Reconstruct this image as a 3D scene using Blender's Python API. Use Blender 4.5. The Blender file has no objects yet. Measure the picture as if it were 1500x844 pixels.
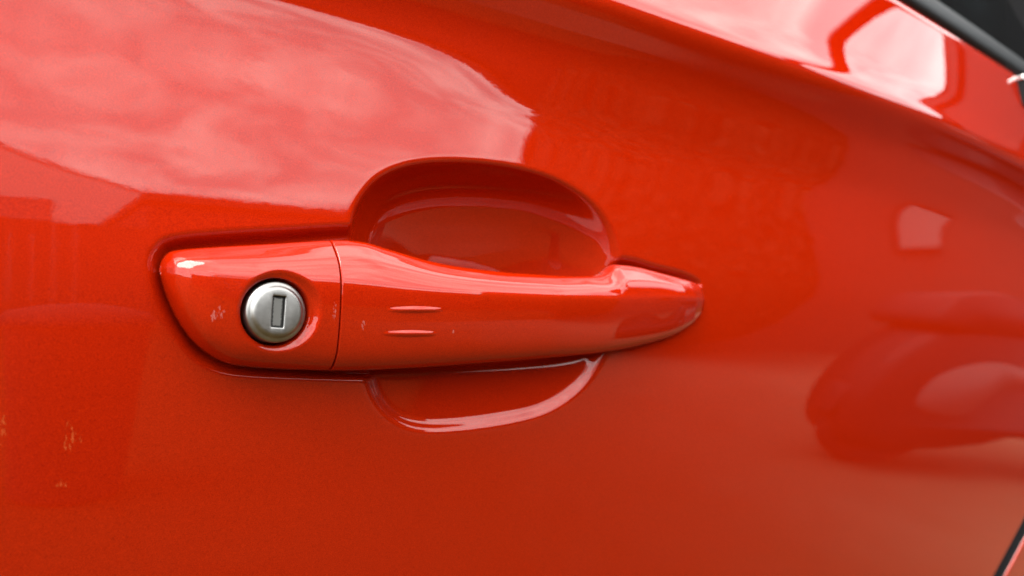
import bpy, bmesh, math, random
import numpy as np
from mathutils import Vector, Matrix

# ------------------------------------------------------------------ camera, sky, sun, exposure
sc = bpy.context.scene
C = sc.collection
D0, ZC = 0.25, 0.95                      # lens to door distance, lens height above the ground
F_PX, YAW, HY = 1083.0, math.radians(36), 480.0
PIT = math.atan((HY-422)/F_PX)
FW = np.array([math.sin(YAW)*math.cos(PIT), math.cos(YAW)*math.cos(PIT), math.sin(PIT)])
RT = np.array([math.cos(YAW), -math.sin(YAW), 0.0])
UP = np.cross(RT, FW)
cam_d = bpy.data.cameras.new('camera')
cam = bpy.data.objects.new('camera', cam_d); C.objects.link(cam)
cam_d.sensor_width = 36; cam_d.lens = 36*F_PX/1500
cam_d.clip_start = 0.01; cam_d.clip_end = 800
M = Matrix(((RT[0], UP[0], -FW[0]), (RT[1], UP[1], -FW[1]), (RT[2], UP[2], -FW[2])))
cam.matrix_world = Matrix.Translation((0, -D0, ZC)) @ M.to_4x4()
cam_d.dof.use_dof = True; cam_d.dof.focus_distance = 0.262; cam_d.dof.aperture_fstop = 9.0
sc.camera = cam

SUN_EL, SUN_AZ = math.radians(55), math.radians(-78)     # azimuth from the door's outward normal towards the car's front
world = bpy.data.worlds.new('World'); sc.world = world; world.use_nodes = True
nt = world.node_tree; N, L = nt.nodes, nt.links
for n in list(N): N.remove(n)
def wn(t, **k):
    n = N.new(t)
    for a, b in k.items(): setattr(n, a, b)
    return n
out = wn('ShaderNodeOutputWorld'); bg = wn('ShaderNodeBackground'); bg.inputs['Strength'].default_value = 0.10
sky = wn('ShaderNodeTexSky', sky_type='NISHITA', sun_disc=False)
sky.sun_elevation = SUN_EL; sky.sun_rotation = math.pi - SUN_AZ; sky.air_density = 1.0; sky.dust_density = 0.4
tc = wn('ShaderNodeTexCoord')
sep = wn('ShaderNodeSeparateXYZ'); L.new(tc.outputs['Generated'], sep.inputs[0])
def wmath(op, a, b=None, **k):
    n = wn('ShaderNodeMath', operation=op)
    for i, v in enumerate((a, b)):
        if v is None: continue
        if isinstance(v, (int, float)): n.inputs[i].default_value = v
        else: L.new(v, n.inputs[i])
    return n.outputs[0]
zz = wmath('ADD', wmath('MAXIMUM', sep.outputs['Z'], 0.0), 0.18)
cx = wmath('DIVIDE', sep.outputs['X'], zz); cy = wmath('DIVIDE', sep.outputs['Y'], zz)
cmb = wn('ShaderNodeCombineXYZ'); L.new(cx, cmb.inputs[0]); L.new(cy, cmb.inputs[1])
mp = wn('ShaderNodeMapping'); mp.inputs['Scale'].default_value = (1.0, 1.25, 1); mp.inputs['Location'].default_value = (3.1, 1.7, 0.4)
mp.inputs['Rotation'].default_value = (0, 0, 0.5)
L.new(cmb.outputs[0], mp.inputs[0])
n1 = wn('ShaderNodeTexNoise'); n1.inputs['Scale'].default_value = 3.6; n1.inputs['Detail'].default_value = 9; n1.inputs['Roughness'].default_value = 0.56
n1.inputs['Distortion'].default_value = 0.5
L.new(mp.outputs[0], n1.inputs['Vector'])
rp = wn('ShaderNodeValToRGB'); rp.color_ramp.elements[0].position = 0.40; rp.color_ramp.elements[1].position = 0.62
rp.color_ramp.elements[0].color = (6.2, 6.3, 6.4, 1); rp.color_ramp.elements[1].color = (13.3, 13.0, 12.3, 1)
L.new(n1.outputs['Fac'], rp.inputs[0])
mx = wn('ShaderNodeMix', data_type='RGBA'); mx.inputs['Factor'].default_value = 0.90
L.new(sky.outputs[0], mx.inputs['A']); L.new(rp.outputs[0], mx.inputs['B'])
L.new(mx.outputs['Result'], bg.inputs['Color']); L.new(bg.outputs[0], out.inputs['Surface'])

sun_d = bpy.data.lights.new('sun', 'SUN'); sun = bpy.data.objects.new('sun', sun_d); C.objects.link(sun)
sun_d.energy = 1.4; sun_d.angle = math.radians(40); sun_d.color = (1.0, 0.95, 0.88)
sdir = Vector((math.sin(SUN_AZ)*math.cos(SUN_EL), -math.cos(SUN_AZ)*math.cos(SUN_EL), math.sin(SUN_EL)))
sun.rotation_euler = sdir.to_track_quat('Z', 'Y').to_euler(); sun.location = (0, -5, 12)

sc.view_settings.view_transform = 'Standard'; sc.view_settings.look = 'None'
sc.view_settings.gamma = 1.0; sc.view_settings.use_curve_mapping = False
sc.view_settings.exposure = 2.2
sc.render.engine = 'CYCLES'
sc.cycles.use_denoising = True; sc.cycles.max_bounces = 10; sc.cycles.glossy_bounces = 6
sc.cycles.caustics_reflective = False; sc.cycles.blur_glossy = 0.3

# ------------------------------------------------------------------ materials
def mat(name, col, rough=0.5, metal=0.0, spec=0.5, coat=0.0):
    m = bpy.data.materials.new(name); m.use_nodes = True
    b = m.node_tree.nodes['Principled BSDF']
    b.inputs['Base Color'].default_value = (*col, 1); b.inputs['Roughness'].default_value = rough
    b.inputs['Metallic'].default_value = metal; b.inputs['Specular IOR Level'].default_value = spec
    b.inputs['Coat Weight'].default_value = coat
    return m, m.node_tree, b
def node(t, typ, **k):
    n = t.nodes.new(typ)
    for a, b in k.items(): setattr(n, a, b)
    return n
def mth(t, op, a, b=None, c=None, clamp=False):
    n = node(t, 'ShaderNodeMath', operation=op); n.use_clamp = clamp
    for i, v in enumerate((a, b, c)):
        if v is None: continue
        if isinstance(v, (int, float)): n.inputs[i].default_value = v
        else: t.links.new(v, n.inputs[i])
    return n.outputs[0]
def noise(t, scale, detail=3, rough=0.5, vec=None, out='Fac', distort=0):
    n = node(t, 'ShaderNodeTexNoise'); n.inputs['Scale'].default_value = scale
    n.inputs['Detail'].default_value = detail; n.inputs['Roughness'].default_value = rough; n.inputs['Distortion'].default_value = distort
    if vec is not None: t.links.new(vec, n.inputs['Vector'])
    return n.outputs[out]
def mixc(t, fac, a, b):
    n = node(t, 'ShaderNodeMix', data_type='RGBA')
    for s, v in (('Factor', fac), ('A', a), ('B', b)):
        if isinstance(v, (int, float)): n.inputs[s].default_value = v
        elif isinstance(v, tuple): n.inputs[s].default_value = (*v, 1)
        else: t.links.new(v, n.inputs[s])
    return n.outputs['Result']
def obj_coord(t):
    return node(t, 'ShaderNodeTexCoord').outputs['Object']
def ramp(t, val, lo, hi):
    n = node(t, 'ShaderNodeMapRange'); n.clamp = True
    t.links.new(val, n.inputs['Value']); n.inputs['From Min'].default_value = lo; n.inputs['From Max'].default_value = hi
    return n.outputs['Result']

def paint(name, scuffs=()):
    """orange-red pearl base under a clear coat; scuffs: (u, v, half-width, half-height, seed, threshold, colour) wear marks on the door's own coordinates"""
    m, t, b = mat(name, (0.40, 0.012, 0.0016), 0.45, 0.2, 0.0, 1.0)
    b.inputs['Specular Tint'].default_value = (0.9, 0.10, 0.02, 1); b.inputs['Coat Roughness'].default_value = 0.012; b.inputs['Coat IOR'].default_value = 1.5
    oc = obj_coord(t)
    fl = ramp(t, noise(t, 2600, 2, 0.6, oc), 0.28, 0.72)                                    # fine pearl flakes
    col = mixc(t, fl, (0.275, 0.0076, 0.0003), (0.465, 0.0170, 0.0008))
    vs = node(t, 'ShaderNodeTexVoronoi'); vs.inputs['Scale'].default_value = 95; t.links.new(oc, vs.inputs['Vector'])     # a few dust specks
    sx = node(t, 'ShaderNodeSeparateColor'); t.links.new(vs.outputs['Color'], sx.inputs[0])
    lim = mth(t, 'MULTIPLY', mth(t, 'GREATER_THAN', sx.outputs[0], 0.90), mth(t, 'MULTIPLY_ADD', sx.outputs[1], 0.022, 0.008))
    col = mixc(t, mth(t, 'MULTIPLY', mth(t, 'LESS_THAN', vs.outputs['Distance'], lim), 0.35), col, (0.42, 0.16, 0.10))
    mask = None
    for (u, v, hw, hh, seed, th, colr) in scuffs:
        mpn = node(t, 'ShaderNodeMapping'); t.links.new(oc, mpn.inputs[0])
        mpn.inputs['Location'].default_value = (-u, 0, -v)
        s = node(t, 'ShaderNodeSeparateXYZ'); t.links.new(mpn.outputs[0], s.inputs[0])
        ex = mth(t, 'DIVIDE', s.outputs['X'], hw); ez = mth(t, 'DIVIDE', s.outputs['Z'], hh)
        r2 = mth(t, 'ADD', mth(t, 'MULTIPLY', ex, ex), mth(t, 'MULTIPLY', ez, ez))
        mp2 = node(t, 'ShaderNodeMapping'); t.links.new(oc, mp2.inputs[0])
        mp2.inputs['Location'].default_value = (seed, seed*2.3, seed*1.7); mp2.inputs['Rotation'].default_value = (0, 0.5, 0)
        mp2.inputs['Scale'].default_value = (1.0, 0.2, 0.35)
        nn = noise(t, 3.0/min(hw, hh), 6, 0.72, mp2.outputs[0])
        k = mth(t, 'SUBTRACT', nn, mth(t, 'MULTIPLY', r2, 0.28))
        k = ramp(t, k, th, th+0.05)
        k = mth(t, 'MULTIPLY', k, mth(t, 'LESS_THAN', r2, 1.3))
        k = mth(t, 'MULTIPLY', k, 0.75)
        col = mixc(t, k, col, colr)
        mask = k if mask is None else mth(t, 'MAXIMUM', mask, k)
    t.links.new(col, b.inputs['Base Color'])
    dust = noise(t, 260, 2, 0.5, oc)
    rr = ramp(t, dust, 0.3, 0.9)
    base_r = mth(t, 'MULTIPLY_ADD', rr, 0.02, 0.006)
    if mask is not None:
        base_r = mth(t, 'ADD', base_r, mth(t, 'MULTIPLY', mask, 0.35))
        t.links.new(mth(t, 'MULTIPLY_ADD', mask, 0.2, 0.45), b.inputs['Roughness'])
        t.links.new(mth(t, 'MULTIPLY_ADD', mask, -0.2, 0.2), b.inputs['Metallic'])
    t.links.new(base_r, b.inputs['Coat Roughness'])
    # base flakes shimmer; the coat itself carries only a very faint orange-peel
    bp = node(t, 'ShaderNodeBump'); bp.inputs['Strength'].default_value = 0.22; bp.inputs['Distance'].default_value = 0.0002
    t.links.new(noise(t, 3800, 2, 0.5, oc), bp.inputs['Height']); t.links.new(bp.outputs[0], b.inputs['Normal'])
    b2 = node(t, 'ShaderNodeBump'); b2.inputs['Strength'].default_value = 0.015; b2.inputs['Distance'].default_value = 0.0004
    t.links.new(noise(t, 330, 2, 0.5, oc), b2.inputs['Height']); t.links.new(b2.outputs[0], b.inputs['Coat Normal'])
    return m

# ------------------------------------------------------------------ mesh helpers
def mesh_obj(name, verts, faces, m, parent=None, smooth=True):
    me = bpy.data.meshes.new(name)
    me.from_pydata([tuple(p) for p in verts], [], [tuple(f) for f in faces]); me.update()
    if smooth:
        me.polygons.foreach_set('use_smooth', [True]*len(me.polygons))
    me.materials.append(m)
    o = bpy.data.objects.new(name, me); C.objects.link(o)
    if parent: o.parent = parent
    return o
def grid_faces(nr, nc, wrap=False):
    f = []
    for i in range(nr-1):
        for j in range(nc if wrap else nc-1):
            j2 = (j+1) % nc
            f.append((i*nc+j, i*nc+j2, (i+1)*nc+j2, (i+1)*nc+j))
    return f
def bm_obj(name, bm, m, parent=None, smooth=False, loc=None, rotz=0):
    me = bpy.data.meshes.new(name); bm.normal_update(); bm.to_mesh(me); bm.free()
    if smooth: me.polygons.foreach_set('use_smooth', [True]*len(me.polygons))
    me.materials.append(m)
    o = bpy.data.objects.new(name, me); C.objects.link(o)
    if parent: o.parent = parent
    if loc: o.location = loc
    o.rotation_euler.z = rotz
    return o
def empty(name, loc, label, cat, group=None, rotz=0):
    o = bpy.data.objects.new(name, None); C.objects.link(o); o.location = loc; o.rotation_euler.z = rotz
    o.empty_display_size = 0.1
    o['label'] = label; o['category'] = cat
    if group: o['group'] = group
    return o
def box(bm, x0, x1, y0, y1, z0, z1, bev=0.0):
    r = bmesh.ops.create_cube(bm, size=1.0)
    for v in r['verts']:
        v.co = Vector((x0+(x1-x0)*(v.co.x+.5), y0+(y1-y0)*(v.co.y+.5), z0+(z1-z0)*(v.co.z+.5)))
    if bev:
        es = list({e for v in r['verts'] for e in v.link_edges})
        bmesh.ops.bevel(bm, geom=es, offset=bev, segments=2, affect='EDGES', profile=0.5)

# ------------------------------------------------------------------ measured outlines -> real coordinates on the door (u along the car, v up, w outwards)
def uvw(x, y, w=0.0):
    """the point at outward offset w from the door plane that the photograph shows at pixel x, y"""
    d = FW + RT*((x-750)/F_PX) + UP*((422-y)/F_PX)
    t = (D0-w)/d[1]
    return d[0]*t, d[2]*t
def spline(pts, n=16, closed=True):
    p = np.array(pts, float); k = len(p); out = []
    rng = range(k if closed else k-1)
    for i in rng:
        g = (lambda j: p[j % k]) if closed else (lambda j: p[min(max(j, 0), k-1)])
        a, b_, c, d = g(i-1), g(i), g(i+1), g(i+2)
        for q in range(n):
            s = q/n
            out.append(0.5*((2*b_)+(-a+c)*s+(2*a-5*b_+4*c-d)*s*s+(-a+3*b_-3*c+d)*s**3))
    if not closed: out.append(p[-1])
    return np.array(out)
def sdist(poly, U, V):
    """signed distance to a closed outline, positive inside"""
    best = np.full(U.shape, 1e9); inside = np.zeros(U.shape, bool)
    a = poly; b_ = np.roll(poly, -1, 0)
    for (x0, y0), (x1, y1) in zip(a, b_):
        dx, dy = x1-x0, y1-y0; l2 = dx*dx+dy*dy
        if l2 < 1e-14: continue
        t = np.clip(((U-x0)*dx+(V-y0)*dy)/l2, 0, 1)
        best = np.minimum(best, (U-x0-t*dx)**2+(V-y0-t*dy)**2)
        c = ((y0 > V) != (y1 > V))
        with np.errstate(divide='ignore', invalid='ignore'):
            c &= U < (x1-x0)*(V-y0)/(y1-y0)+x0
        inside ^= c
    d = np.sqrt(best)
    return np.where(inside, d, -d)

# outer edge of the round finger bowl
bowl = spline([uvw(*p) for p in [(512,322),(524,290),(550,258),(590,239),(640,231),(700,232),(760,240),(820,258),(868,288),(896,322),(910,360),
                                 (916,400),(912,450),(900,500),(880,550),(850,585),(805,612),(730,630),(650,638),(600,632),(565,610),(543,580),(532,545),(520,480),(508,400)]], 10)
# stamped ledge that the handle sits in
ledge = spline([uvw(*p) for p in [(219,386),(228,362),(252,347),(320,340),(420,334),(505,329),(560,330),(700,345),(850,372),(920,377),(960,388),(1005,400),(1026,413),
                                  (1022,424),(1000,440),(960,470),(900,510),(800,540),(640,555),(540,556),(440,553),(360,549),(318,541),(285,522),(252,480),(228,432)]], 10)
CREASE = lambda u: 0.1475 - 0.17*np.maximum(0, u-0.45)**2
_s = np.linspace(-0.30, 0.75, 6001)
_k = [(-.30,3),(-.16,5.5),(-.10,8),(-.03,11),(-.006,18),(.005,-24),(.016,-22),(.032,-5),(.045,1.0),(.062,3.6),(.10,3.1),(.12,1.4),(.14,-2.8),(.165,-6),(.19,-8),(.23,-10.5),(.30,-13),(.42,-15),(.75,-17)]
_t = np.interp(_s, [a for a, b in _k], [b for a, b in _k])
_g = np.exp(-0.5*(np.arange(-60, 61)*(_s[1]-_s[0])/0.0028)**2); _g /= _g.sum()
_t = np.convolve(np.pad(_t, 60, 'edge'), _g, 'valid')
_w = np.concatenate([[0], np.cumsum(np.tan(np.radians(0.5*(_t[1:]+_t[:-1])))*(_s[1]-_s[0]))])
_w -= np.interp(0.12, _s, _w)
def sstep(x): x = np.clip(x, 0, 1); return x*x*(3-2*x)
def W_body(u, v):
    """outward offset of the bare body side"""
    s = CREASE(u)-v
    w = np.interp(s, _s, _w)
    x = (s-0.047)/0.017                                                # the hollow under the crease widens towards the front
    hollow = 0.5*(1-np.tanh(1.2*x))*math.tan(math.radians(7.0))*0.030
    return w + hollow*sstep((u-0.09)/0.15) - 0.012*(np.maximum(0, u-0.30))**2
def sstep(x): x = np.clip(x, 0, 1); return x*x*(3-2*x)
def lipped(d, depth, lip, wall):
    """depth at distance d inside an outline: rounded lip, then a curved wall down to a floor"""
    x = np.clip((d+lip*0.5)/(lip+wall), 0, 1)
    return depth*(1-(1-x**1.75)**2.1)
BC = np.array(uvw(712, 445))
def bowl_depth(U, V):
    """finger bowl: 1 - rho^p from its centre, with a softly rolled lip"""
    rel = bowl-BC; ang = np.arctan2(rel[:, 1], rel[:, 0]); rad = np.hypot(rel[:, 0], rel[:, 1]); i = np.argsort(ang)
    ang, rad = ang[i], rad[i]
    g = np.exp(-0.5*(np.arange(-8, 9)/3.0)**2); g /= g.sum()
    aa = np.linspace(-math.pi, math.pi, 361)[:-1]; rr = np.interp(aa, ang, rad, period=2*math.pi)
    rr = np.convolve(np.pad(rr, 8, 'wrap'), g, 'valid')
    th = np.arctan2(V-BC[1], U-BC[0]); R_ = np.interp(th, aa, rr, period=2*math.pi)
    rho = np.hypot(U-BC[0], V-BC[1])/R_
    hgt = sstep((V+0.020)/0.036)                                        # deeper and steeper in the upper half
    rise = np.clip((V+0.04)/0.11, 0, 1)
    wd = 0.0064+0.0046*np.clip(rise*1.6, 0, 1)
    x = np.clip((1-rho)*R_/wd, -0.6, 1)
    low = 0.0050*np.where(x > 0, 1-(1-np.maximum(x, 0))**2, 2*x) + 0.0055*np.where(rho < 1, 1-np.minimum(rho, 1)**2, 0)
    up = 0.0165*(1-np.minimum(rho, 1.4)**9.0) + 0.0165*(1-np.minimum(rho, 1.4)**2)
    raw = low+(up-low)*hgt
    k = 0.0010+0.0004*rise; off = 0.0020+0.0012*rise
    return np.logaddexp(0, (raw-off)/k)*k
def W_door(u, v):
    w = W_body(u, v)
    near = (u > 0.02) & (u < 0.34) & (v > -0.07) & (v < 0.10)
    if near.any():
        U, V = u[near], v[near]
        dl = sdist(ledge, U, V)
        a = bowl_depth(U, V); b_ = lipped(dl, 0.0055, 0.0025, 0.004)
        k = 0.0012
        m = np.logaddexp(a/k, b_/k)*k - k*math.log(2)
        m = np.maximum(m, 0)
        w = w.copy(); w[near] = w[near]-m
    return w

def on_body(x, y):
    """where the photograph's pixel meets the bare body side"""
    w = 0.0
    for _ in range(60):
        u, v = uvw(x, y, w); w = 0.6*w+0.4*float(W_body(np.array([u]), np.array([v]))[0])
    return u, v
(su1, sv1), (su2, sv2) = on_body(1499, 775), on_body(1462, 844)
SL = (su1-su2)/(sv1-sv2)
def shut_line(v):
    """leading edge of the front door"""
    return np.interp(v, [-0.7, -.40, sv2-.03, sv2, sv1, sv1+.05, sv1+.10, .05, .15, .35], [su2-.16, su2-.10, su2-.03*SL*.8, su2, su1, su1+.05*SL*.9, su1+.10*SL*.7, 1.12, 1.18, 1.2])
def axis(segs):
    a = []
    for lo, hi, st in segs: a += list(np.arange(lo, hi-1e-9, st))
    return np.array(a+[segs[-1][1]])

# ------------------------------------------------------------------ setting
gm, t, b = mat('asphalt', (0.03, 0.025, 0.02), 1.0, 0.0, 0.05)
oc = obj_coord(t)
t.links.new(mixc(t, noise(t, 9, 6, 0.65, oc), (0.038, 0.025, 0.008), (0.068, 0.046, 0.015)), b.inputs['Base Color'])
bp = node(t, 'ShaderNodeBump'); bp.inputs['Strength'].default_value = 0.4; t.links.new(noise(t, 160, 3, 0.6, oc), bp.inputs['Height']); t.links.new(bp.outputs[0], b.inputs['Normal'])
bm = bmesh.new(); bmesh.ops.create_grid(bm, x_segments=40, y_segments=40, size=150)
ground = bm_obj('ground', bm, gm); ground['kind'] = 'structure'

bay_m, t, b = mat('bay_concrete', (0.12, 0.11, 0.10), 1.0, 0.0, 0.05)
oc = obj_coord(t)
sp = node(t, 'ShaderNodeSeparateXYZ'); t.links.new(oc, sp.inputs[0])
fade = ramp(t, mth(t, 'ADD', sp.outputs['X'], mth(t, 'MULTIPLY', noise(t, 1.2, 5, 0.6, oc), 1.6)), 2.0, 5.0)     # colour fades to tarmac so its reflection has no hard edge
t.links.new(mixc(t, fade, mixc(t, noise(t, 9, 6, 0.65, oc), (0.038, 0.025, 0.008), (0.068, 0.046, 0.015)), mixc(t, noise(t, 3.5, 7, 0.7, oc), (0.11, 0.070, 0.045), (0.22, 0.145, 0.095))), b.inputs['Base Color'])
bm = bmesh.new()
f = bm.faces.new([bm.verts.new(q) for q in ((0.3, -.2, .004), (9.0, .6, .004), (9.0, -3.6, .004), (4.5, -4.0, .004), (0.3, -4.0, .004))]); bm.normal_update()
if f.normal.z < 0: f.normal_flip()
bay = bm_obj('parking_bay', bm, bay_m); bay['kind'] = 'structure'

# ------------------------------------------------------------------ the car
car = empty('car', (0, 0, 0), 'glossy orange-red car seen close at the front door, with a body-coloured handle', 'car')
OR = (0.42, 0.060, 0.012); PK = (0.42, 0.12, 0.10)
def at(x, y, w=0.0):
    u, v = uvw(x, y, w); return u, v+ZC
door_paint = paint('door_paint', [
    (*at(107, 640), 0.0045, 0.0120, 3.1, 0.51, OR), (*at(92, 714), 0.0035, 0.0022, 7.7, 0.49, OR), (*at(4, 630), 0.0020, 0.0075, 1.3, 0.48, OR)])
body_paint = paint('body_paint')
handle_paint = paint('handle_paint', [
    (*at(318, 461, .012), 0.0036, 0.0040, 5.2, 0.47, PK), (*at(488, 456, .016), 0.0011, 0.0050, 2.9, 0.47, PK), (*at(532, 476, .017), 0.0011, 0.0032, 9.4, 0.47, PK), (*at(663, 486, .017), 0.0008, 0.0012, 4.4, 0.40, PK)])

# door panel: one sheet, fine round the handle, ending at the shut line with a turned-in edge
ua = axis([(-.45,.015,.012),(.015,.34,.0006),(.34,.36,.001),(.36,.78,.006),(.78,.80,.001)])
va = axis([(-.55,-.24,.012),(-.24,-.06,.004),(-.06,.085,.0006),(.085,.118,.0015),(.118,.165,.0009),(.165,.25,.004)])
(bu0, bv0), (bu1, bv1) = on_body(1326, 0), on_body(1500, 113)
BELT = lambda u: bv0+(bv1-bv0)*(u-bu0)/(bu1-bu0) - 0.02*np.maximum(0, 0.45-u)**2

nv = len(va)
V = np.repeat(va[:, None], len(ua), 1); U = np.repeat(ua[None, :], nv, 0)
# stretch the top rows up to the belt, and the front columns to the shut line
top = BELT(U); kk = np.clip((V-0.165)/(0.25-0.165), 0, 1); V = np.where(V > 0.165, 0.165+(top-0.165)*kk, V)
ul = shut_line(V)
ku = np.clip((U-0.36)/(0.80-0.36), 0, 1); U = np.where(U > 0.36, 0.36+(ul-0.36)*ku, U)
Wd = W_door(U, V)
edge = np.clip((ul-U)/0.016, 0, 1); Wd = Wd - 0.012*(1-np.sqrt(np.clip(1-(1-edge)**2, 0, 1)))
tedge = np.clip((BELT(U)-V)/0.006, 0, 1); Wd = Wd - 0.006*(1-np.sqrt(np.clip(1-(1-tedge)**2, 0, 1)))
nr, nc = V.shape
X = np.concatenate([U, U[:, -1:]], 1); Yy = np.concatenate([-Wd, -Wd[:, -1:]+0.02], 1); Zz = np.concatenate([V, V[:, -1:]], 1)+ZC   # turned-in flange
nc += 1
X = np.concatenate([X, X[-1:]], 0); Yy = np.concatenate([Yy, Yy[-1:]+0.018], 0); Zz = np.concatenate([Zz, Zz[-1:]+0.0005], 0); nr += 1
door = mesh_obj('door', np.stack([X.ravel(), Yy.ravel(), Zz.ravel()], 1), grid_faces(nr, nc), door_paint, car)

# fender in front of the shut line
GAP = 0.022
va2 = axis([(-.55,-.24,.012),(-.24,.25,.006)])
fu = np.concatenate([np.linspace(0, .0025, 6), np.linspace(.012, .7, 40)])
V2 = np.repeat(va2[:, None], len(fu), 1); V2 = np.where(V2 > .165, V2, V2); U2 = shut_line(V2)+GAP+np.repeat(fu[None, :], len(va2), 0)
W2 = W_body(U2, V2); e2 = np.clip((U2-shut_line(V2)-GAP)/0.002, 0, 1); W2 = W2-0.002*(1-np.sqrt(np.clip(1-(1-e2)**2, 0, 1)))
X2, Y2, Z2 = U2, -W2, V2+ZC
mesh_obj('fender', np.stack([X2.ravel(), Y2.ravel(), Z2.ravel()], 1), grid_faces(*X2.shape), body_paint, car)

black, t, b = mat('rubber_and_gap_shade', (0.012, 0.012, 0.013), 0.9, 0.0, 0.08)
t.links.new(mixc(t, noise(t, 900, 2, 0.5, obj_coord(t)), (0.008, 0.008, 0.009), (0.02, 0.02, 0.021)), b.inputs['Base Color'])
# black sheet and strip standing in for the shade inside the shut gap
gv = np.linspace(-.55, .25, 60); gx = shut_line(gv); rows = []
for dx in (-0.04, 0.06):
    uu = gx+dx; rows.append(np.stack([uu, -W_body(uu, gv)+0.028+0*gv, gv+ZC], 1))
lipv = np.linspace(-.55, .25, 90); lx = shut_line(lipv)+GAP-0.0004; lw_ = W_body(lx, lipv)
mesh_obj('gap_shade_strip', np.concatenate([np.stack([lx+a_, -lw_+b_, lipv+ZC], 1) for a_, b_ in ((.0030, .0018), (0, .0024), (0, .034))]), grid_faces(3, 90), black, car)
mesh_obj('gap_shade_sheet', np.concatenate(rows), grid_faces(2, 60), black, car)

# ------------------------------------------------------------------ the handle: cross-sections lofted along u
OFF = lambda u: 0.0
def curve_fn(pts, w):
    """pixel polyline -> function u -> v, taken at outward offset w (number or one per point)"""
    ws = w if hasattr(w, '__len__') else [w]*len(pts)
    q = np.array([uvw(x, y, ww) for (x, y), ww in zip(pts, ws)])
    s = spline(q, 12, closed=False)
    s = s[np.argsort(s[:, 0])]
    return lambda u: np.interp(u, s[:, 0], s[:, 1])
top_px = [(234,392),(237,382),(243,374),(255,367),(300,362),(400,356),(486,351),(530,353),(570,364),(640,384),(720,396),(800,402),(850,404),(876,403),(889,398),(897,389),(908,387),(940,392),(1000,408),(1020,415),(1029,424),(1033,437)]
bot_px = [(234,398),(238,414),(246,438),(262,472),(282,500),(300,516),(322,529),(345,536),(400,541),(500,544),(600,540),(700,533),(800,525),(880,517),(930,508),(980,493),(1012,474),(1028,455),(1033,440)]
rid_px = [(234,395),(245,392),(262,392),(300,396),(380,401),(497,408),(600,419),(700,426),(800,431),(880,434),(940,434),(1000,433),(1033,438.5)]
def prof_w(pts):   # u-fraction tables in pixels x -> w
    return lambda x: np.interp(x, [p[0] for p in pts], [p[1] for p in pts])
wt_x = prof_w([(234,-.001),(260,.002),(300,.004),(500,.007),(700,.009),(860,.008),(900,.003),(960,.001),(1033,-.001)])
wr_x = prof_w([(234,-.001),(237,.002),(243,.0045),(255,.008),(275,.0112),(310,.014),(380,.0162),(500,.0175),(700,.0185),(820,.0175),(900,.0145),(960,.010),(1000,.0078),(1020,.0055),(1029,.003),(1033,-.001)])
wb_x = prof_w([(234,-.001),(250,.000),(300,.002),(400,.004),(500,.006),(700,.008),(860,.007),(920,.003),(1000,.000),(1033,-.001)])
top_f = curve_fn(top_px, [wt_x(x) for x, y in top_px])
bot_f = curve_fn(bot_px, [wb_x(x) for x, y in bot_px])
rid_f = curve_fn(rid_px, [wr_x(x) for x, y in rid_px])
ctr_f = lambda x, w: uvw(x, 440, w)[0]
_xs = np.linspace(234, 1033, 800)
wt_u = (np.array([ctr_f(x, wt_x(x)) for x in _xs]), wt_x(_xs)); wr_u = (np.array([ctr_f(x, wr_x(x)) for x in _xs]), wr_x(_xs)); wb_u = (np.array([ctr_f(x, wb_x(x)) for x in _xs]), wb_x(_xs))
for q in (wt_u, wr_u, wb_u):
    w_ = q[1].copy(); g_ = np.exp(-0.5*(np.arange(-20, 21)/7.0)**2); g_ /= g_.sum(); q[1][30:-30] = np.convolve(np.pad(w_, 20, 'edge'), g_, 'valid')[30:-30]
U0 = max(uvw(234, 395, -.001)[0], top_f and uvw(234, 395)[0]); U1 = uvw(1033, 438.5, -.001)[0]
UG = uvw(500, 470, .0178)[0]             # plane of the joint between lock cap and grip
def section_ctrl(u):
    yt, yb, yr = top_f(u), bot_f(u), rid_f(u)
    wt, wr, wb = np.interp(u, *wt_u), np.interp(u, *wr_u), np.interp(u, *wb_u)
    h = max(yt-yb, 1e-5); yr = min(max(yr, yb+0.3*h), yt-0.03*h)
    d = wr-wt; e = wr-wb; f = yr-yb; a = yt-yr
    back = -0.0045
    q = 0.0012*min(1, h/.03)
    return np.array([
        (yt-0.30*h, back), (yt-0.06*h, back), (yt-0.005*h, wt-0.5*(wt-back)), (yt, wt-0.1*(wt-back)), (yt-0.05*a, wt+0.22*d), (yt-0.30*a, wt+0.50*d), (yt-0.57*a, wt+0.82*d),
        (yr+0.06*a, wr-0.02*d), (yr-0.05*f, wr+0.3*q), (yr-0.25*f, wr+0.15*q), (yr-0.50*f, wr-0.5*q), (yb+0.24*f, wr-0.13*e-0.5*q), (yb+0.10*f, wr-0.34*e-0.3*q), (yb+0.02*f, wr-0.68*e),
        (yb, wb), (yb+0.02*h, wb-0.6*(wb-back)), (yb+0.10*h, back), (yb+0.35*h, back)])
def bspline_closed(P, m):
    k = len(P); out = np.empty((k*m, 2))
    for q in range(m):
        s = q/m; B = np.array([(1-s)**3, 3*s**3-6*s*s+4, -3*s**3+3*s*s+3*s+1, s**3])/6
        out[q::m] = B[0]*np.roll(P, 1, 0)+B[1]*P+B[2]*np.roll(P, -1, 0)+B[3]*np.roll(P, -2, 0)
    return out
LC = (uvw(407, 457, .0165)); LR = 0.0098            # lock centre on the cap and barrel radius
def loft(us, m, deform=None):
    rings = []
    for u in us:
        s = bspline_closed(section_ctrl(u), m)
        rings.append(np.stack([np.full(len(s), u), -s[:, 1], s[:, 0]+ZC], 1))
    P = np.stack(rings)
    if deform: P = deform(P)
    return P
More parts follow.
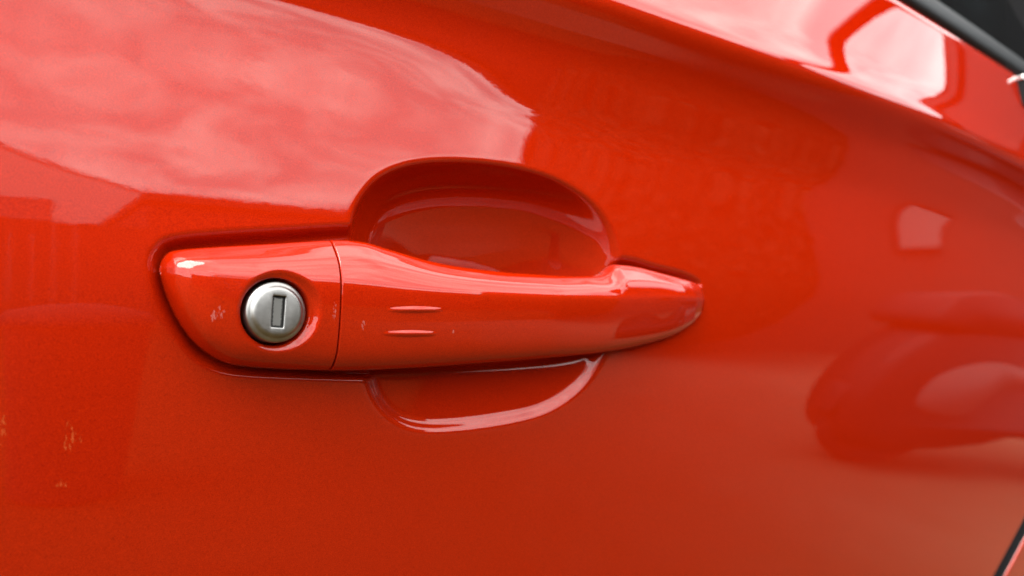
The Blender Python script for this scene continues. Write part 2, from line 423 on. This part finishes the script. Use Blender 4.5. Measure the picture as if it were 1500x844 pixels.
def dish(P):
    """the countersunk seat for the lock barrel"""
    r = np.hypot(P[..., 0]-LC[0], P[..., 2]-ZC-LC[1])
    r2 = np.hypot(P[..., 0]-LC[0]-0.0011, P[..., 2]-ZC-LC[1]-0.0003)
    front = P[..., 1] < -0.003
    a = np.clip((0.0136-r2)/0.0034, 0, 1)
    dep = 0.0018*sstep(a) + 0.0060*sstep((0.0110-r)/0.0012)
    P[..., 1] += np.where(front, dep, 0)
    return P
def tipspace(a, b_, n): return a+(b_-a)*(1-np.cos(np.linspace(0, math.pi/2, n)))
gap = 0.0006
us = np.concatenate([tipspace(U0+1e-5, U0+0.010, 26)[:-1], np.arange(U0+0.010, UG-gap-0.0012, 0.00045), UG-gap-np.array([0.0010, .0006, .0003, .00012, 0.0])])
P = loft(us, 22, dish)
def close_end(P, inward, dirn):
    """round the last ring over the joint edge and cap it"""
    c = P[-1].mean(0); rings = [P]
    for k, (sh, dx) in enumerate(((0.985, 0.00025), (0.965, 0.0004), (0.90, 0.00045))):
        r = c+(P[-1]-c)*sh; r[:, 0] = P[-1][:, 0]+dirn*dx; rings.append(r[None])
    return np.concatenate(rings)
P = close_end(P, 0, 1)
nr, nc = P.shape[:2]
faces = grid_faces(nr, nc, True)+[tuple(range((nr-1)*nc, nr*nc)), tuple(reversed(range(nc)))]
# grip
us2 = np.concatenate([[UG+gap+x for x in (0, .00012, .0003, .0006, .0010)], np.arange(UG+gap+.0015, U1-0.05, 0.0009), np.arange(U1-0.05, U1-0.012, .0006), (U1-1e-5)-tipspace(0, 0.012, 30)[::-1]])
Q = loft(us2, 14); Q = close_end(Q[::-1], 0, -1)[::-1]
nr2, nc2 = Q.shape[:2]
f2 = grid_faces(nr2, nc2, True)+[tuple(range((nr2-1)*nc2, nr2*nc2)), tuple(reversed(range(nc2)))]
def fix(o):
    bm = bmesh.new(); bm.from_mesh(o.data); bmesh.ops.recalc_face_normals(bm, faces=bm.faces); bm.to_mesh(o.data); bm.free()
    return o
handle = fix(mesh_obj('door_handle', Q.reshape(-1, 3), f2, handle_paint, car))
cap = fix(mesh_obj('lock_cap', P.reshape(-1, 3), faces, handle_paint, handle))

# two raised finger ribs on the grip: patches that grow out of its face
def surf_at(u, v):
    s = bspline_closed(section_ctrl(u), 40); fr = s[s[:, 1] > 0.004]; i = np.argsort(fr[:, 0])
    return float(np.interp(v, fr[i, 0], fr[i, 1]))
for (xa, xb, yc) in ((566, 649, 454), (561, 644, 489)):
    ua_, vc_ = uvw(xa, yc, .0178); ub_, vc2 = uvw(xb, yc, .0178)
    pu = np.linspace(-1, 1, 61); pv = np.linspace(-1, 1, 33); pts = []
    for a in pu:
        u = ua_+(ub_-ua_)*(a+1)/2; vm = vc_+(vc2-vc_)*(a+1)/2
        for bb in pv:
            hw = 0.0015
            v = vm+bb*hw; hgt = 0.00062*max(0, 1-a*a)**1.0*max(0, 1-bb*bb*(1+1.2*a*a))**2
            pts.append((u, -(surf_at(u, v)+hgt-0.00004), v+ZC))
    fix(mesh_obj('rib', pts, grid_faces(61, 33), handle_paint, handle))
    o = bpy.context.scene.objects
# ------------------------------------------------------------------ lock barrel
steel, t, b = mat('satin_steel', (0.42, 0.42, 0.41), 0.34, 1.0)
oc = obj_coord(t)
nz = noise(t, 700, 5, 0.7, oc)
t.links.new(mixc(t, ramp(t, noise(t, 160, 5, 0.65, oc), 0.35, 0.7), (0.25, 0.25, 0.243), (0.36, 0.355, 0.345)), b.inputs['Base Color'])
t.links.new(mth(t, 'MULTIPLY_ADD', nz, 0.22, 0.26), b.inputs['Roughness'])
bp = node(t, 'ShaderNodeBump'); bp.inputs['Strength'].default_value = 0.25; bp.inputs['Distance'].default_value = 0.0001
t.links.new(noise(t, 2500, 3, 0.6, oc), bp.inputs['Height']); t.links.new(bp.outputs[0], b.inputs['Normal'])
lw = surf_at(LC[0], LC[1])
lock_e_loc = Vector((LC[0], -(lw-0.0004), LC[1]+ZC))
prof = [(0.0098, -0.010), (0.0098, -0.0014), (0.00975, -0.0009), (0.0096, -0.0005), (0.0093, -0.0002), (0.0088, -0.00005), (0.0084, 0.00010), (0.0081, 0.0005), (0.0078, 0.00085), (0.0074, 0.0011), (0.0069, 0.00122)]
KW, KH = 0.0020, 0.0050                 # key slot half sizes
SEG = 96
verts, faces = [], []
tl = math.radians(4)
for r, h in prof:
    for k in range(SEG):
        a = 2*math.pi*k/SEG; verts.append((r*math.cos(a), -h, r*math.sin(a)))
faces = grid_faces(len(prof), SEG, True)
# flat face between the rim and the slot
def rectpt(a, kw, kh):
    c, s = math.cos(a), math.sin(a); q = 1/max(abs(c)/kw, abs(s)/kh); x, z = q*c, q*s
    return x*math.cos(tl)+z*math.sin(tl), -x*math.sin(tl)+z*math.cos(tl)
ang = [2*math.pi*k/SEG for k in range(SEG)]
corner = math.atan2(KH, KW)
rect_a = list(ang)
for ca in (corner, math.pi-corner, math.pi+corner, 2*math.pi-corner):
    i = min(range(SEG), key=lambda k: abs(rect_a[k]-ca)); rect_a[i] = ca
for (kw, kh, hh) in ((KW+.00035, KH+.00035, 0.00125), (KW+.0001, KH+.0001, 0.00122), (KW, KH, 0.0008), (KW, KH, -0.004)):
    for k in range(SEG):
        x, z = rectpt(rect_a[k] if True else 0, kw, kh); verts.append((x, -hh, z))
n0 = len(prof)
faces = grid_faces(n0+4, SEG, True)
lock = mesh_obj('lock_cylinder', verts, faces, steel, car)
lock.location = lock_e_loc; lock.rotation_euler = (math.radians(-2), 0, math.radians(2))
fix(lock)
lock['label'] = 'round satin steel lock barrel with a key slot'
shut, t, b = mat('key_shutter_steel', (0.30, 0.30, 0.29), 0.45, 1.0)
oc = obj_coord(t)
edge_n = noise(t, 1500, 3, 0.6, oc)
s = node(t, 'ShaderNodeSeparateXYZ'); t.links.new(oc, s.inputs[0])
ax = mth(t, 'SUBTRACT', KW, mth(t, 'ABSOLUTE', s.outputs['X'])); az = mth(t, 'SUBTRACT', KH, mth(t, 'ABSOLUTE', s.outputs['Z']))
gr = mth(t, 'SUBTRACT', 1.0, mth(t, 'ADD', mth(t, 'MULTIPLY', mth(t, 'MINIMUM', ax, az), 1000.0), mth(t, 'MULTIPLY', mth(t, 'SUBTRACT', edge_n, 0.5), 1.1)))
dark_edge = ramp(t, gr, 0.18, 0.40)  # dark border along the slot edges, broken up by noise
t.links.new(mixc(t, dark_edge, (0.21, 0.21, 0.20), (0.006, 0.006, 0.005)), b.inputs['Base Color'])
t.links.new(mth(t, 'SUBTRACT', 1.0, dark_edge), b.inputs['Metallic'])
bm = bmesh.new(); box(bm, -KW+.00015, KW-.00015, -0.0002, 0.003, -KH+.00015, KH-.00015, 0.00012)
ks = bm_obj('key_slot_shutter', bm, shut, lock); ks.rotation_euler = (0, tl, 0)

# ------------------------------------------------------------------ window seal, glass, what lies behind it
seal_m, t, b = mat('seal_rubber', (0.05, 0.055, 0.06), 0.6, 0.0, 0.12)
t.links.new(mixc(t, noise(t, 1200, 2, 0.5, obj_coord(t)), (0.014, 0.016, 0.018), (0.026, 0.029, 0.031)), b.inputs['Base Color'])
su = np.linspace(-.4, 1.2, 110)
sec = []
for a in np.linspace(0, math.pi, 15):
    sec.append((0.018*(1-math.cos(a)), 0.0065*math.sin(a)**0.8))
ring = []
for u in su:
    v0 = float(BELT(np.array([u]))[0])+0.0035; w0 = float(W_body(np.array([u]), np.array([v0-0.006]))[0])-0.004
    tl_ = math.radians(30)
    for (p, q) in [(0.0, -0.012)]+sec+[(0.036, -0.02)]:
        ring.append((u, -(w0+q*math.cos(tl_)-p*math.sin(tl_)), ZC+v0+p*math.cos(tl_)+q*math.sin(tl_)))
mesh_obj('window_seal', ring, grid_faces(110, 17), seal_m, car)
tr = [on_body(1489, 118), on_body(1489, 152)]
bm = bmesh.new(); tw = float(W_body(np.array([tr[0][0]]), np.array([tr[0][1]]))[0])
box(bm, tr[0][0], tr[0][0]+.10, -tw-.006, -tw+.02, ZC+tr[1][1], ZC+tr[0][1]+.001, .003)
bm_obj('belt_trim_end', bm, black, car)
cap_m, t, b = mat('trim_cap_chrome', (0.6, 0.6, 0.6), 0.25, 1.0)
bm = bmesh.new(); box(bm, tr[0][0]-.001, tr[0][0]+.10, -tw-.0065, -tw+.01, ZC+tr[0][1]-.001, ZC+tr[0][1]+.004, .0015)
bm_obj('trim_cap', bm, cap_m, car)
glass_m, t, b = mat('window_glass', (0.30, 0.36, 0.38), 0.02)
b.inputs['Transmission Weight'].default_value = 1.0; b.inputs['IOR'].default_value = 1.45
gl = []
for h in (0, 0.004):
    for vv in np.linspace(0.015, 0.42, 12):
        for u in np.linspace(-.4, 1.2, 24):
            v0 = float(BELT(np.array([u]))[0]); w0 = float(W_body(np.array([u]), np.array([v0-.006]))[0])
            gl.append((u, -(w0-0.018-0.40*(vv-0.015)-h), ZC+v0+vv))
gf = grid_faces(12, 24); nn = 12*24
mesh_obj('window_glass', gl, gf+[tuple(i+nn for i in reversed(f)) for f in gf], glass_m, car)
trim, t, b = mat('cabin_trim', (0.02, 0.024, 0.028), 0.7)
t.links.new(mixc(t, noise(t, 300, 3, 0.6, obj_coord(t)), (0.014, 0.017, 0.02), (0.03, 0.034, 0.038)), b.inputs['Base Color'])
bm = bmesh.new(); box(bm, -.5, 1.6, .5, .52, ZC-.5, ZC+.75)
bm_obj('cabin_lining', bm, trim, car)
bm = bmesh.new(); box(bm, -.5, 1.25, .10, .5, ZC+.12, ZC+.14, .004)
bm_obj('door_top_trim', bm, trim, car)
pil, t, b = mat('pillar_trim', (0.10, 0.11, 0.115), 0.6)
t.links.new(mixc(t, noise(t, 300, 3, 0.6, obj_coord(t)), (0.07, 0.08, 0.085), (0.12, 0.13, 0.135)), b.inputs['Base Color'])
bm = bmesh.new()
pa, pb = Vector((1.16, .085, ZC+.30)), Vector((.50, .26, ZC+.84)); ax_ = (pb-pa).normalized(); sd = ax_.cross(Vector((0, 1, 0))).normalized()*0.07; dp = Vector((0, .07, 0))
vs = [bm.verts.new(q) for q in (pa+sd, pa-sd, pa-sd+dp, pa+sd+dp, pb+sd, pb-sd, pb-sd+dp, pb+sd+dp)]
for f in ((3, 2, 1, 0), (4, 5, 6, 7), (0, 1, 5, 4), (1, 2, 6, 5), (2, 3, 7, 6), (3, 0, 4, 7)): bm.faces.new([vs[i] for i in f])
bmesh.ops.recalc_face_normals(bm, faces=bm.faces); bmesh.ops.bevel(bm, geom=list(bm.edges), offset=.012, segments=3, affect='EDGES', profile=.5)
bm_obj('windscreen_pillar', bm, pil, car)
bm = bmesh.new(); f = bm.faces.new([bm.verts.new((q[0], .03, ZC+q[1])) for q in ((.965, .29), (1.32, .27), (1.32, .36), (.965, .60))])
e = bmesh.ops.extrude_face_region(bm, geom=[f]); bmesh.ops.translate(bm, verts=[v for v in e['geom'] if isinstance(v, bmesh.types.BMVert)], vec=(0, .07, 0))
bmesh.ops.recalc_face_normals(bm, faces=bm.faces); bmesh.ops.bevel(bm, geom=list(bm.edges), offset=.006, segments=2, affect='EDGES', profile=.5)
bm_obj('added_sail_panel', bm, black, car)  # unseen panel added to keep the sky out of the window's reflection
bm = bmesh.new(); box(bm, 1.0, 1.012, .22, .26, ZC+.16, ZC+.75, .004); box(bm, .93, .937, .22, .24, ZC+.16, ZC+.75, .003)
bm_obj('seat_belt_strap', bm, pil, car)
bm = bmesh.new(); box(bm, -.45, -.33, .12, .2, ZC+.16, ZC+.75, .01); bm_obj('centre_pillar', bm, pil, car)
bm = bmesh.new(); box(bm, -.6, 1.1, .12, 1.35, ZC+.75, ZC+.78, .01); bm_obj('roof', bm, body_paint, car)
# ------------------------------------------------------------------ the car's own door mirror, just outside the frame and reflected in the shoulder
plastic, t, b = mat('mirror_housing_plastic', (0.02, 0.02, 0.021), 0.35)
t.links.new(mixc(t, noise(t, 800, 2, 0.5, obj_coord(t)), (0.014, 0.014, 0.015), (0.026, 0.026, 0.027)), b.inputs['Base Color'])
mg, t, b = mat('mirror_glass', (0.85, 0.87, 0.88), 0.01, 1.0)
t.links.new(mixc(t, noise(t, 40, 2, 0.5, obj_coord(t)), (0.83, 0.85, 0.86), (0.87, 0.89, 0.90)), b.inputs['Base Color'])
def rrect(hw, hh, r, n=8):
    pts = []
    for cx_, cz_, a0 in ((hw-r, hh-r, 0), (-hw+r, hh-r, 90), (-hw+r, -hh+r, 180), (hw-r, -hh+r, 270)):
        for k in range(n+1):
            a = math.radians(a0+90*k/n); pts.append((cx_+r*math.cos(a), cz_+r*math.sin(a)))
    return pts
MIR = dict(u=.98, w=.215, v=.40)
shape = [(x*(1+0.10*z/0.12), z) for x, z in rrect(0.128, 0.118, 0.098)]
K = len(shape); verts = []
for (sc_, dx) in ((1.0, -0.004), (1.05, 0.0), (1.08, 0.02), (1.05, 0.05), (0.85, 0.085), (0.5, 0.105), (0.15, 0.11)):
    for x, z in shape: verts.append((dx, x*sc_, z*sc_))
fm = grid_faces(7, K, True)+[tuple(range(6*K, 7*K))]
mir = mesh_obj('side_mirror', verts, fm, plastic, car)
mir.location = (MIR['u'], -MIR['w'], ZC+MIR['v']); mir.rotation_euler = (0, 0, math.radians(-12))
fix(mir)
mesh_obj('mirror_glass', [(-0.002, x*.85+.006, z*.82) for x, z in shape], [tuple(range(K))], mg, mir, smooth=False)
bm = bmesh.new(); box(bm, 0.005, 0.10, 0.06, 0.27, -.17, .05, .03)
bm_obj('mirror_arm', bm, plastic, mir)

# ------------------------------------------------------------------ houses and added shapes across from the car, showing only in its paint
def sky_place(az, dist): a = math.radians(az); return dist*math.sin(a), -dist*math.cos(a)
# tall brick house front, its near corner towards the right
hm, t, b = mat('house_render', (0.06, 0.05, 0.04), 1.0, 0.0, 0.05)
t.links.new(mixc(t, noise(t, 2.5, 6, 0.6, obj_coord(t)), (0.045, 0.036, 0.030), (0.075, 0.060, 0.050)), b.inputs['Base Color'])
wg, t, b = mat('pale_glint_pane', (0.20, 0.17, 0.16), 0.3, 0.0, 0.2)  # pale colour put in so the panes mirror as bright splotches in the door
wf, t, b = mat('brown_window_frame', (0.05, 0.04, 0.035), 0.8, 0.0, 0.1)
rt_, t, b = mat('roof_tile', (0.12, 0.07, 0.055), 1.0, 0.0, 0.05)
t.links.new(mixc(t, noise(t, 6, 4, 0.6, obj_coord(t)), (0.08, 0.05, 0.04), (0.16, 0.09, 0.07)), b.inputs['Base Color'])
def house(name, loc, rotz, w, d, h, rise, label, wall_m, wins, gable_front):
    r = empty(name, loc, label, 'house', None, rotz)
    bm = bmesh.new(); box(bm, 0, w, -d, 0, 0, h)
    if gable_front:
        vs = [bm.verts.new(p) for p in ((0, 0, h), (w, 0, h), (w/2, 0, h+rise), (0, -d, h), (w, -d, h), (w/2, -d, h+rise))]
        for f in ((0, 1, 2), (5, 4, 3)): bm.faces.new([vs[i] for i in f])
    bm_obj('wall', bm, wall_m, r)
    bm = bmesh.new()
    if gable_front: pr = [(-.06, -.02, h-.02), (w/2, -.02, h+rise+.005), (w+.06, -.02, h-.02), (w+.06, -.02, h+.06), (w/2, -.02, h+rise+.09), (-.06, -.02, h+.06)]; ext = (0, -d, 0)
    else: pr = [(-.3, .4, h-.1), (-.3, -d/2, h+rise), (-.3, -d-.4, h-.1), (-.3, -d-.4, h+.1), (-.3, -d/2, h+rise+.2), (-.3, .4, h+.1)]; ext = (w+.6, 0, 0)
    f = bm.faces.new([bm.verts.new(p) for p in pr]); e = bmesh.ops.extrude_face_region(bm, geom=[f])
    bmesh.ops.translate(bm, verts=[v for v in e['geom'] if isinstance(v, bmesh.types.BMVert)], vec=ext)
    bmesh.ops.recalc_face_normals(bm, faces=bm.faces)
    bm_obj('roof', bm, rt_, r)
    for (x0, x1, z0, z1) in wins:
        bm = bmesh.new(); box(bm, x0, x1, 0.0, .06, z0, z1, .01); fr = bm_obj('window', bm, wf, r)
        bm = bmesh.new(); box(bm, x0+.03, x1-.03, 0.04, .065, z0+.03, z1-.03); bm_obj('pane', bm, wg, fr)
    return r
x, y = sky_place(46, 6.5)
house('brick_house', (x, y, 0), math.radians(32), 14, 8, 3.9, 0.9, 'tall drab rendered house standing nearest across from the car', hm,
      [(0.95, 1.2, 1.58, 1.72), (2.75, 3.25, 2.0, 2.45), (5.2, 6.2, 1.0, 2.2)], False)
pale, t, b = mat('pale_render', (0.55, 0.52, 0.50), 0.9)
t.links.new(mixc(t, noise(t, 2.5, 6, 0.6, obj_coord(t)), (0.68, 0.66, 0.64), (0.78, 0.76, 0.74)), b.inputs['Base Color'])
x, y = sky_place(-18, 16)
house('gabled_house', (x, y, 0), math.radians(2), 7.6, 7, 4.8, 1.6, 'pale rendered gabled house farther back behind the board fence', pale, [(1.6, 2.8, 3.2, 4.4), (4.8, 6.0, 3.2, 4.4)], True)
# low flat-roofed garage block between them
gw, t, b = mat('garage_wall', (0.05, 0.045, 0.04), 1.0, 0.0, 0.05)
t.links.new(mixc(t, noise(t, 3, 5, 0.6, obj_coord(t)), (0.035, 0.03, 0.027), (0.06, 0.052, 0.045)), b.inputs['Base Color'])
gd, t, b = mat('garage_door_steel', (0.04, 0.03, 0.025), 0.9, 0.0, 0.1)
gr_ = empty('garage_block', (1.5, -8.5, 0), 'long low dark garage block with a flat roof across from the car', 'garage')
bm = bmesh.new(); box(bm, 0, 9, -5, 0, 0, 3.05); bm_obj('wall', bm, gw, gr_)
bm = bmesh.new(); box(bm, -.05, 9.15, -5.15, .15, 3.05, 3.22, .02); bm_obj('roof', bm, rt_, gr_)
for k in range(3):
    bm = bmesh.new(); box(bm, .3+2.8*k, 2.7+2.8*k, 0, .05, 0.02, 2.3, .01); bm_obj('garage_door', bm, gd, gr_)
# board fence beside the garages
fe = empty('board_fence', (-8, -7.0, 0), 'dark stained board fence beside the low garage block', 'fence')
for k in range(60):
    bm = bmesh.new(); box(bm, .155*k, .155*k+.15, 0, .022, .03, 2.25+.01*random.Random(k).uniform(-1, 1), .004); bm_obj('board', bm, gw, fe)
for k in range(5):
    bm = bmesh.new(); box(bm, 2.2*k, 2.2*k+.1, -.12, -.02, 0, 2.2, .005); bm_obj('post', bm, gw, fe)

# rounded bush added by the tall house to soften the mirrored sky's end
leaf, t, b = mat('shrub_leaf', (0.04, 0.06, 0.02), 0.8, 0.0, 0.1)
t.links.new(mixc(t, noise(t, 5, 3, 0.6, obj_coord(t)), (0.018, 0.026, 0.008), (0.030, 0.040, 0.014)), b.inputs['Base Color'])
bark, t, b = mat('shrub_bark', (0.05, 0.035, 0.025), 0.9)
x, y = sky_place(49.2, 6.1)
sh = empty('shrub', (x, y, 0), 'rounded dark evergreen shrub against the corner of the tall drab house', 'shrub')
rng = np.random.default_rng(4); hv, hf = [], []
for i in range(9000):
    n = rng.normal(size=3); n /= np.linalg.norm(n); r = 1.0+rng.normal(0, .014)
    p = np.array([n[0]*1.35*r, n[1]*1.2*r, 1.75+n[2]*1.6*r]); a = np.cross(n, rng.normal(size=3)); a /= np.linalg.norm(a); c = np.cross(n+rng.normal(0, .4, 3), a)
    s1, s2 = rng.uniform(.05, .09), rng.uniform(.03, .05); k = len(hv)
    hv += [p-a*s1, p-c*s2, p+a*s1, p+c*s2]; hf.append((k, k+1, k+2, k+3))
mesh_obj('foliage', hv, hf, leaf, sh, smooth=False)
bm = bmesh.new(); bmesh.ops.create_icosphere(bm, subdivisions=3, radius=1.0)
for v in bm.verts: v.co = Vector((v.co.x*1.22, v.co.y*1.08, 1.75+v.co.z*1.45))
bm_obj('inner_growth', bm, leaf, sh)
v_, f_ = ([(0.09*math.cos(k), 0.09*math.sin(k), z) for z in (0, .5) for k in np.linspace(0, 2*math.pi, 13)[:-1]], grid_faces(2, 12, True))
mesh_obj('stem', v_, f_, bark, sh)

# unseen bin shape, added for the dark stripe mirrored low in the door
binm, t, b = mat('bin_plastic', (0.02, 0.022, 0.022), 0.7, 0.0, 0.2)
x, y = sky_place(6.6, 1.75)
bi = empty('added_bin', (x, y, 0), 'dark plastic litter bin on the pavement opposite the door', 'bin')
def lathe(prof, seg=40):
    v = [(r*math.cos(2*math.pi*k/seg), r*math.sin(2*math.pi*k/seg), z) for r, z in prof for k in range(seg)]
    return v, grid_faces(len(prof), seg, True)
v_, f_ = lathe([(0.01, 0), (.12, 0), (.125, .02), (.15, .72), (.155, .74), (.01, .74)]); mesh_obj('body', v_, f_, binm, bi)
v_, f_ = lathe([(.16, .735), (.165, .76), (.14, .80), (.07, .83), (.01, .84)]); mesh_obj('lid', v_, f_, binm, bi)
# scooter shape added just ahead for the dark drop mirrored in the door
dk, t, b = mat('scooter_dark_paint', (0.012, 0.011, 0.011), 0.5, 0.0, 0.1, 0.05)
tyre, t, b = mat('tyre_rubber', (0.015, 0.015, 0.015), 0.9, 0.0, 0.1)
rim_m, t, b = mat('alloy_rim', (0.10, 0.085, 0.08), 0.5, 0.3)
case_m, t, b = mat('top_case_plastic', (0.014, 0.013, 0.013), 0.5, 0.0, 0.15)
pc = empty('added_scooter', (2.58, -1.12, 0), 'dark motor scooter with a top case parked ahead of the car', 'scooter', None, math.radians(24))
def slab(name, pts, hw, m, parent, nsp=5):
    ss = spline(pts, nsp); k = len(ss); c_ = ss.mean(0); vv = []
    for yy, q in ((-hw, .90), (-hw*.8, 1.0), (hw*.8, 1.0), (hw, .90)):
        vv += [(p[0], yy, p[1]) for p in c_+(ss-c_)*q]
    return fix(mesh_obj(name, vv, grid_faces(4, k, True)+[tuple(range(k)), tuple(reversed(range(3*k, 4*k)))], m, parent))
slab('body', [(.04,.15),(-.03,.42),(.16,.78),(.40,.86),(.80,.78),(.98,.50),(1.08,.34),(1.35,.33),(1.50,.60),(1.52,1.0),(1.60,1.06),(1.68,.98),(1.66,.50),(1.52,.27),(.95,.22),(.62,.24),(.40,.15)], .17, dk, pc)
sp_m, t, b = mat('scooter_pale_swirl', (0.10, 0.08, 0.075), 0.6, 0.0, 0.2)  # paler shape put in for the light swirl inside the mirrored drop
slab('pale_swirl', [(.16,.38),(.20,.56),(.42,.66),(.70,.56),(.46,.50),(.34,.34)], .185, sp_m, pc)
slab('seat', [(.58,.80),(.58,.88),(.70,.87),(.86,.84),(.90,.78),(.55,.79)], .14, tyre, pc)
slab('top_case', [(.16,.84),(.20,1.04),(.36,1.13),(.58,1.10),(.66,.95),(.62,.84)], .20, case_m, pc)
slab('mudguard', [(-.07,.30),(-.03,.44),(.10,.55),(.24,.58),(.24,.54),(.10,.51),(.01,.42),(-.045,.30)], .07, dk, pc)
for wx in (.22, 1.62):
    v_, f_ = lathe([(0.15, -.04), (.22, -.055), (.25, -.03), (.25, .03), (.22, .055), (.15, .04)], 32)
    o = mesh_obj('wheel', v_, f_+[], tyre, pc); o.location = (wx, 0, .25); o.rotation_euler = (math.pi/2, 0, 0)
    v_, f_ = lathe([(0.01, -.05), (.05, -.05), (.15, -.035), (.15, .035), (.05, .05), (.01, .05)], 32); mesh_obj('rim', v_, f_, rim_m, o)
bm = bmesh.new(); box(bm, 1.50, 1.54, -.33, .33, 1.02, 1.06, .012); bm_obj('handlebar', bm, tyre, pc)
